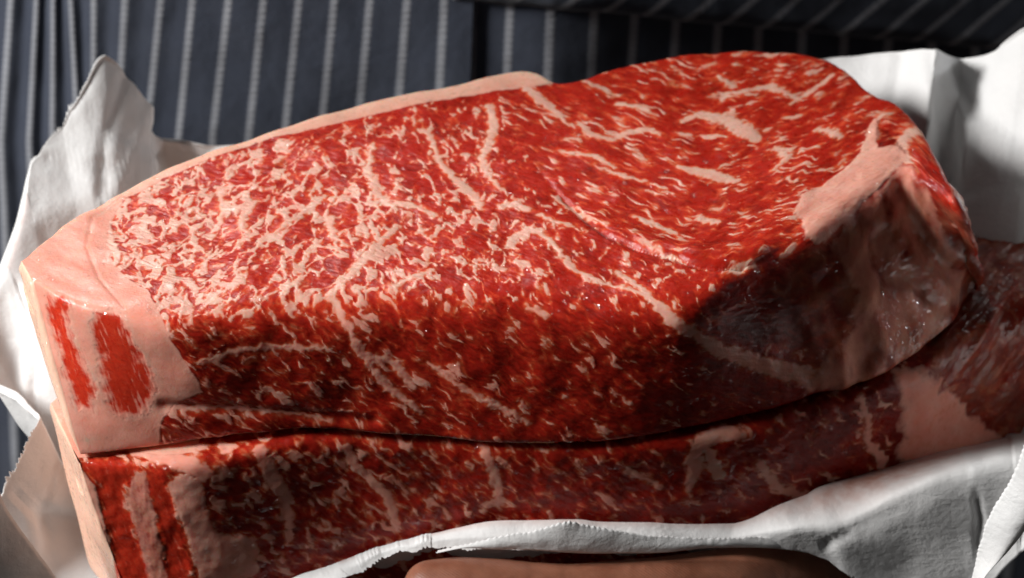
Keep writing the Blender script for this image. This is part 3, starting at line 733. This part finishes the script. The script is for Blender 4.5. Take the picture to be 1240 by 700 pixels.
# crumple: flat facets between sharp creases
def crumple(A, B, seed, n=70):
    rs = np.random.RandomState(seed); lo = (A.min(), B.min()); hi = (A.max(), B.max())
    c = np.stack([rs.uniform(lo[0], hi[0], n), rs.uniform(lo[1], hi[1], n)], 1); g = rs.normal(0, 1, (n, 2)); o = rs.normal(0, 1, n)
    best = np.full(A.shape, 1e9); val = np.zeros(A.shape); num = 0; den = 0
    for k in range(n):
        d = np.hypot(A - c[k, 0], B - c[k, 1]); w = np.exp(-d / 1.6) + 1e-9
        num = num + w * (g[k, 0] * (A - c[k, 0]) * .10 + g[k, 1] * (B - c[k, 1]) * .10 + o[k] * .5); den = den + w
    return num / den
PX = PV[:, :, 0] * 1000; PY = PV[:, :, 1] * 700 + PV[:, :, 2] * 900
gu = np.gradient(PV, axis=1); gv = np.gradient(PV, axis=0); pn = np.cross(gu, gv); pn /= np.linalg.norm(pn, axis=2, keepdims=True) + 1e-12
cr = crumple(PX, PY, 5, 150)
cr = cr * 1.7 + 0.5 * (1 - np.abs(fbm(PX / 16, PY / 16, 210, 2)) * 4) * .6 + .25 * fbm(PX / 5, PY / 5, 214, 2)
amp = np.interp(tt, [0, .2, .35, .6, .64, .85, 1], [0, 0, .8, .35, .2, .55, .45])[:, None]
frontw = np.interp(np.arange(NC), np.arange(NC), np.ones(NC))
isfront = isf[None, :]
amp = amp * np.where(isfront, .45, 1.0)
PV = PV + pn * (cr * amp * 0.001)[:, :, None]
ppx = to_px(PV.reshape(-1, 3)).reshape(NR, NC, 2) * .25
for pts, a_, w_ in [([(1133, 64), (1140, 130), (1152, 235)], 2.2, 4.0), ([(1136, 70), (1176, 165), (1160, 235)], -1.4, 3.0), ([(1152, 70), (1195, 150), (1240, 175)], 1.3, 4.0), ([(1176, 165), (1240, 215)], 1.2, 3.5),
                    ([(1090, 68), (1080, 130)], .8, 3.0), ([(150, 96), (128, 170), (122, 235)], 1.0, 3.0), ([(183, 130), (158, 190), (140, 228)], -.9, 2.5), ([(60, 190), (110, 205), (160, 195)], .5, 2.5),
                    ([(1183, 606), (1188, 635), (1184, 662)], 1.3, 2.0), ([(1000, 660), (1085, 612), (1170, 570)], 1.0, 2.5), ([(20, 345), (45, 430), (40, 495)], .8, 2.5), ([(20, 600), (60, 640), (85, 700)], .8, 2.5), ([(70, 560), (50, 620), (70, 680)], .5, 1.8)]:
    d_ = seg_dist(np.array(pts) * .25, ppx[:, :, 0], ppx[:, :, 1])
    PV = PV + pn * (a_ * np.clip(1 - d_ / w_, 0, 1) * (tt[:, None] > .3) * .001)[:, :, None]
ri, ci = np.meshgrid(np.arange(NR - 1), np.arange(NC), indexing='ij'); cj = (ci + 1) % NC
PF = np.stack([ri * NC + ci, ri * NC + cj, (ri + 1) * NC + cj, (ri + 1) * NC + ci], -1).reshape(-1, 4)
PVf = PV.reshape(-1, 3)
stain = np.zeros((NR, NC))
tcol = tt[:, None]
sw_ = np.exp(-((ring[2][:, 0] - .105) / .025) ** 2) * (ring[2][:, 1] < 0.03)
stain = sw_[None, :] * np.exp(-((tcol - .68) / .07) ** 2) * .9 + isfront * np.exp(-((tcol - .64) / .05) ** 2) * .55
verts = [PVf]; faces = [PF]; stains = [stain.ravel()]; base = len(PVf)
def overlay(a, b, n=120, m=14, ser_a=0.0, ser_b=0.0, seed=0, bulge=.0006):
    """a further ply of the sheet between two traced edges"""
    global base
    a = np.array(a); b = np.array(b); t = np.linspace(0, 1, n)
    A = hermite(np.linspace(0, 1, len(a)), a, t); B = hermite(np.linspace(0, 1, len(b)), b, t)
    L = np.cumsum(np.append(0, np.linalg.norm(np.diff(A, axis=0), axis=1)))
    th = (np.abs((L / 0.0017 + .5 * perlin(L / .004, L * 0, 220 + seed)) % 1 - .5) * 2 - .5) * .0007 + .0009 * fbm(L / .006, L * 0, 223 + seed, 3)
    dr = (A - B) / (np.linalg.norm(A - B, axis=1, keepdims=True) + 1e-9)
    w = np.linspace(0, 1, m)[:, None, None]
    G = A[None] * (1 - w) + B[None] * w
    G = G + dr[None] * (th * ser_a)[None, :, None] * (1 - w) ** 8
    G[:, :, 1] -= bulge * np.sin(np.pi * w[:, :, 0]) + .0003 * fbm(G[:, :, 0] / .012, G[:, :, 2] / .006, 230 + seed, 2)
    i, j = np.meshgrid(np.arange(m - 1), np.arange(n - 1), indexing='ij')
    q = np.stack([i * n + j, i * n + j + 1, (i + 1) * n + j + 1, (i + 1) * n + j], -1).reshape(-1, 4) + base
    verts.append(G.reshape(-1, 3)); faces.append(q); stains.append(np.zeros(n * m)); base += n * m
# turned-up lip along the front, its torn edge on top
def lipy(px): return on_front(px, 650, 0)[1] - .0115
topl = [(530, 667), (560, 659), (600, 650), (640, 644), (676, 634), (690, 631), (712, 637), (745, 643), (800, 650), (850, 652), (890, 651), (940, 653), (976, 666)]
botl = [(528, 669), (560, 664), (600, 665), (640, 666), (676, 668), (690, 669), (712, 670), (745, 670), (800, 669), (850, 664), (890, 663), (940, 664), (978, 669)]
overlay([Yp(x, y, lipy(x)) for x, y in topl], [Yp(x, y, lipy(x) - .001) for x, y in botl], 300, 14, .8, 0, 1)
# corner folded forward at the right
ea = [(1246, 528), (1238, 545), (1227, 574), (1214, 597), (1196, 628), (1188, 654), (1183, 674), (1176, 705), (1165, 760)]
eb = [(1300, 560), (1292, 580), (1282, 600), (1268, 612), (1254, 627), (1242, 641), (1224, 664), (1189, 703), (1170, 765)]
yr = y978 - .030
overlay([Yp(x, y, yr) for x, y in ea], [Yp(x, y, yr - .006) for x, y in eb], 160, 24, .5, 0, 2, .003)
# second ply at the lower left
ea = [(-3, 590), (12, 622), (45, 668), (68, 700), (95, 745)]; eb = [(-60, 640), (-50, 680), (-20, 730), (10, 770), (60, 800)]
overlay([Yp(x, y, -.022) for x, y in ea], [Yp(x, y, -.034) for x, y in eb], 120, 20, 0, 0, 3, .002)
paper = link_mesh('butcher_paper', np.vstack(verts), np.vstack(faces), PAPER, None, dict(stain=np.concatenate(stains)))
paper['label'] = 'crumpled white butcher paper with torn edges wrapped under both steaks'; paper['category'] = 'paper'
sol = paper.modifiers.new('thickness', 'SOLIDIFY'); sol.thickness = 0.00013; sol.offset = 0

# ------------------------------------------------------------------ person: apron and hand
person = thing('person', 'person in a navy striped apron holding the paper parcel from below', 'person', (0.0, 0.25, -0.4))
# stripes at the top of the view and lower down: (index, px at y=0, px at y=170)
ST = [(-5, -62, -75), (-4, -25, -42), (-3, 14, 2), (-2, 45, 36), (-1, 65, 64), (0, 86, 95), (1, 114, 113), (2, 152, 141), (3, 195, 177), (4, 233, 216), (5, 277, 257), (6, 319, 301), (7, 362, 344), (8, 405, 388), (9, 448, 432), (10, 493, 479), (11, 538, 529), (11.8, 575, 569)]
ST2 = [(11.4, 545, 543), (12, 572, 570), (13, 618, 610), (14, 667, 660), (15, 720, 712), (16, 769, 758), (17, 820, 810), (18, 871, 860), (19, 920, 911), (20, 973, 964), (21, 1024, 1015), (22, 1080, 1064), (23, 1132, 1118), (24, 1186, 1170), (25, 1232, 1222), (26, 1290, 1275), (27, 1340, 1330), (28, 1390, 1380)]
Y0 = 0.215
def cloth(name, stripes, ydepth, pleats, z0, z1, parent, nz=260, sub=16):
    ks = np.array([s[0] for s in stripes], float)
    u = np.linspace(ks[0], ks[-1], int((ks[-1] - ks[0]) * sub) + 1)
    a = hermite(ks, [at_y(s[1], 0, ydepth(s[0])) for s in stripes], u); b = hermite(ks, [at_y(s[2], 170, ydepth(s[0])) for s in stripes], u)
    z = np.linspace(z0, z1, nz)
    t = (z[:, None] - a[None, :, 2]) / (b[:, 2] - a[:, 2])[None, :]
    lim = np.clip(t, -0.5, 3.5)
    x = a[None, :, 0] + (b[:, 0] - a[:, 0])[None, :] * np.where(t < 1.0, lim, 1 + (lim - 1) * .35)
    y = a[None, :, 1] + np.zeros_like(t)
    fr = u % 1.0
    y = y + pleats(u)[None, :] * (np.sin(np.pi * fr) ** 2)[None, :]
    y = y + .0022 * fbm(x / .06, z[:, None] / .09 + x * 0, 301, 2) + .0008 * fbm(x / .018, z[:, None] / .03 + x * 0, 305, 2)
    V = np.stack([x, y, np.broadcast_to(z[:, None], x.shape)], -1)
    n = len(u); i, j = np.meshgrid(np.arange(nz - 1), np.arange(n - 1), indexing='ij')
    q = np.stack([i * n + j, i * n + j + 1, (i + 1) * n + j + 1, (i + 1) * n + j], -1).reshape(-1, 4)
    o = link_mesh(name, V.reshape(-1, 3), q, CLOTH, None, dict(stripe_u=np.broadcast_to(u[None], x.shape).ravel(), stripe_v=np.broadcast_to(-z[:, None] * 1000, x.shape).ravel()))
    s_ = o.modifiers.new('thickness', 'SOLIDIFY'); s_.thickness = .0008; s_.offset = 0
    adopt(o, person)
    return o
ap = cloth('apron', ST, lambda k: Y0 + 0.0005 * max(0, 4 - k) ** 1.6 + .0000 * k, lambda u: np.interp(u, [-5, 0, 1, 3, 5, 20], [.0018, .0018, .0012, .0004, .0, .0]), -0.55, 0.16, person)
ap['label'] = 'navy cotton apron with white stitched pinstripes'
_kg = np.linspace(11, 30, 400); _yg = np.cumsum(np.interp(_kg, [13.3, 15.6], [0, .50])) * (_kg[1] - _kg[0]) * .0128
def y2(k): return Y0 + .0026 + float(np.interp(k, _kg, _yg))
bp = cloth('apron_side_panel', ST2, y2, lambda u: u * 0, -0.55, 0.16, person)
# hem roll of the overlapping edge, casting the dark pleat line
# band of the same cloth cut on the bias
def band():
    nx, nz = 300, 40
    xs = np.linspace(548, 1320, nx)
    lower = 3 + (xs - 555) * .092; 
    yb = np.array([np.interp((x_ - 570) / 50 + 12, np.arange(11, 30), [y2(k) for k in range(11, 30)]) for x_ in xs]) - .006
    lo = np.array([at_y(a, b, c) for a, b, c in zip(xs, lower, yb)])
    V = []; su = []; sv = []
    for r in range(nz):
        w = r / (nz - 1); P = lo.copy(); P[:, 2] += .075 * w; P[:, 1] += .003 * (1 - min(1, w * 12)) ** 2 + .0012 * fbm(P[:, 0] / .02, P[:, 2] / .02, 311, 2)
        V.append(P)
        a = (P[:, 0] - lo[0, 0]) * 1000; b = (P[:, 2] - lo[0, 2]) * 1000
        ang = math.radians(38)
        su.append((a * math.sin(ang) - b * math.cos(ang)) / 12.5); sv.append(a * math.cos(ang) + b * math.sin(ang))
    V = np.array(V); i, j = np.meshgrid(np.arange(nz - 1), np.arange(nx - 1), indexing='ij')
    q = np.stack([i * nx + j, i * nx + j + 1, (i + 1) * nx + j + 1, (i + 1) * nx + j], -1).reshape(-1, 4)
    o = link_mesh('waistband', V.reshape(-1, 3), q, CLOTH, None, dict(stripe_u=np.array(su).ravel(), stripe_v=np.array(sv).ravel()))
    s_ = o.modifiers.new('thickness', 'SOLIDIFY'); s_.thickness = .0015; s_.offset = 0
    adopt(o, person); o['label'] = 'overlapping band with diagonal stripes'
band()

# hand: palm up under the parcel, thumb lying along its front
def chain(bm, pts):
    for (p, r), (q, s) in zip(pts[:-1], pts[1:]):
        p = Vector(p); q = Vector(q); n = max(2, int((q - p).length / .004))
        for k in range(n + 1):
            t = k / n
            m = Matrix.Translation(p.lerp(q, t)) @ Matrix.Scale(r + (s - r) * t, 4)
            bmesh.ops.create_icosphere(bm, subdivisions=2, radius=1.0, matrix=m)
bm = bmesh.new()
yt = on_front(600, 650, 0)[1] - .016
def tp(px, py, y, r): return (tuple(at_y(px, py, y)), r)
chain(bm, [tp(522, 712, yt, .0086), tp(556, 714, yt, .0099), tp(610, 719, yt, .0104), tp(650, 721, yt, .0099), tp(690, 722, yt + .001, .0097), tp(740, 721, yt + .003, .0105), tp(800, 720, yt + .006, .0115), tp(880, 715, yt + .014, .0130), tp(960, 702, yt + .028, .0150), tp(1040, 690, yt + .045, .020)])
wr = at_y(1040, 690, yt + .045)
zp = -.118
for k, (y_, L) in enumerate([(-.002, .088), (.020, .098), (.042, .092), (.062, .074)]):
    kx = .055 - .004 * abs(k - 1)
    chain(bm, [((.115, .03 + .004 * k, zp - .010), .017), ((kx, y_, zp - .004), .012), ((kx - L * .45, y_ - .001, zp - .003), .0095), ((kx - L * .75, y_ - .002, zp), .0085), ((kx - L, y_ - .003, zp + .006), .0072)])
chain(bm, [((.06, .005, zp - .008), .013), ((.06, .055, zp - .008), .013)])
chain(bm, [((.09, .008, zp - .012), .016), ((.10, .055, zp - .012), .016)])
chain(bm, [(tuple(wr), .018), ((.115, .035, zp - .012), .020)])
chain(bm, [((.115, .03, zp - .012), .020), ((.128, .085, zp - .035), .025), ((.15, .19, zp - .10), .034)])
me = bpy.data.meshes.new('hand'); bm.to_mesh(me); bm.free()
hand = bpy.data.objects.new('hand', me); COL.objects.link(hand); me.materials.append(SKIN)
rm = hand.modifiers.new('skin', 'REMESH'); rm.mode = 'VOXEL'; rm.voxel_size = .0014; rm.use_smooth_shade = True
sm = hand.modifiers.new('smooth', 'SMOOTH'); sm.factor = .5; sm.iterations = 10
adopt(hand, person); hand['label'] = 'bare hand under the parcel, thumb along its front'
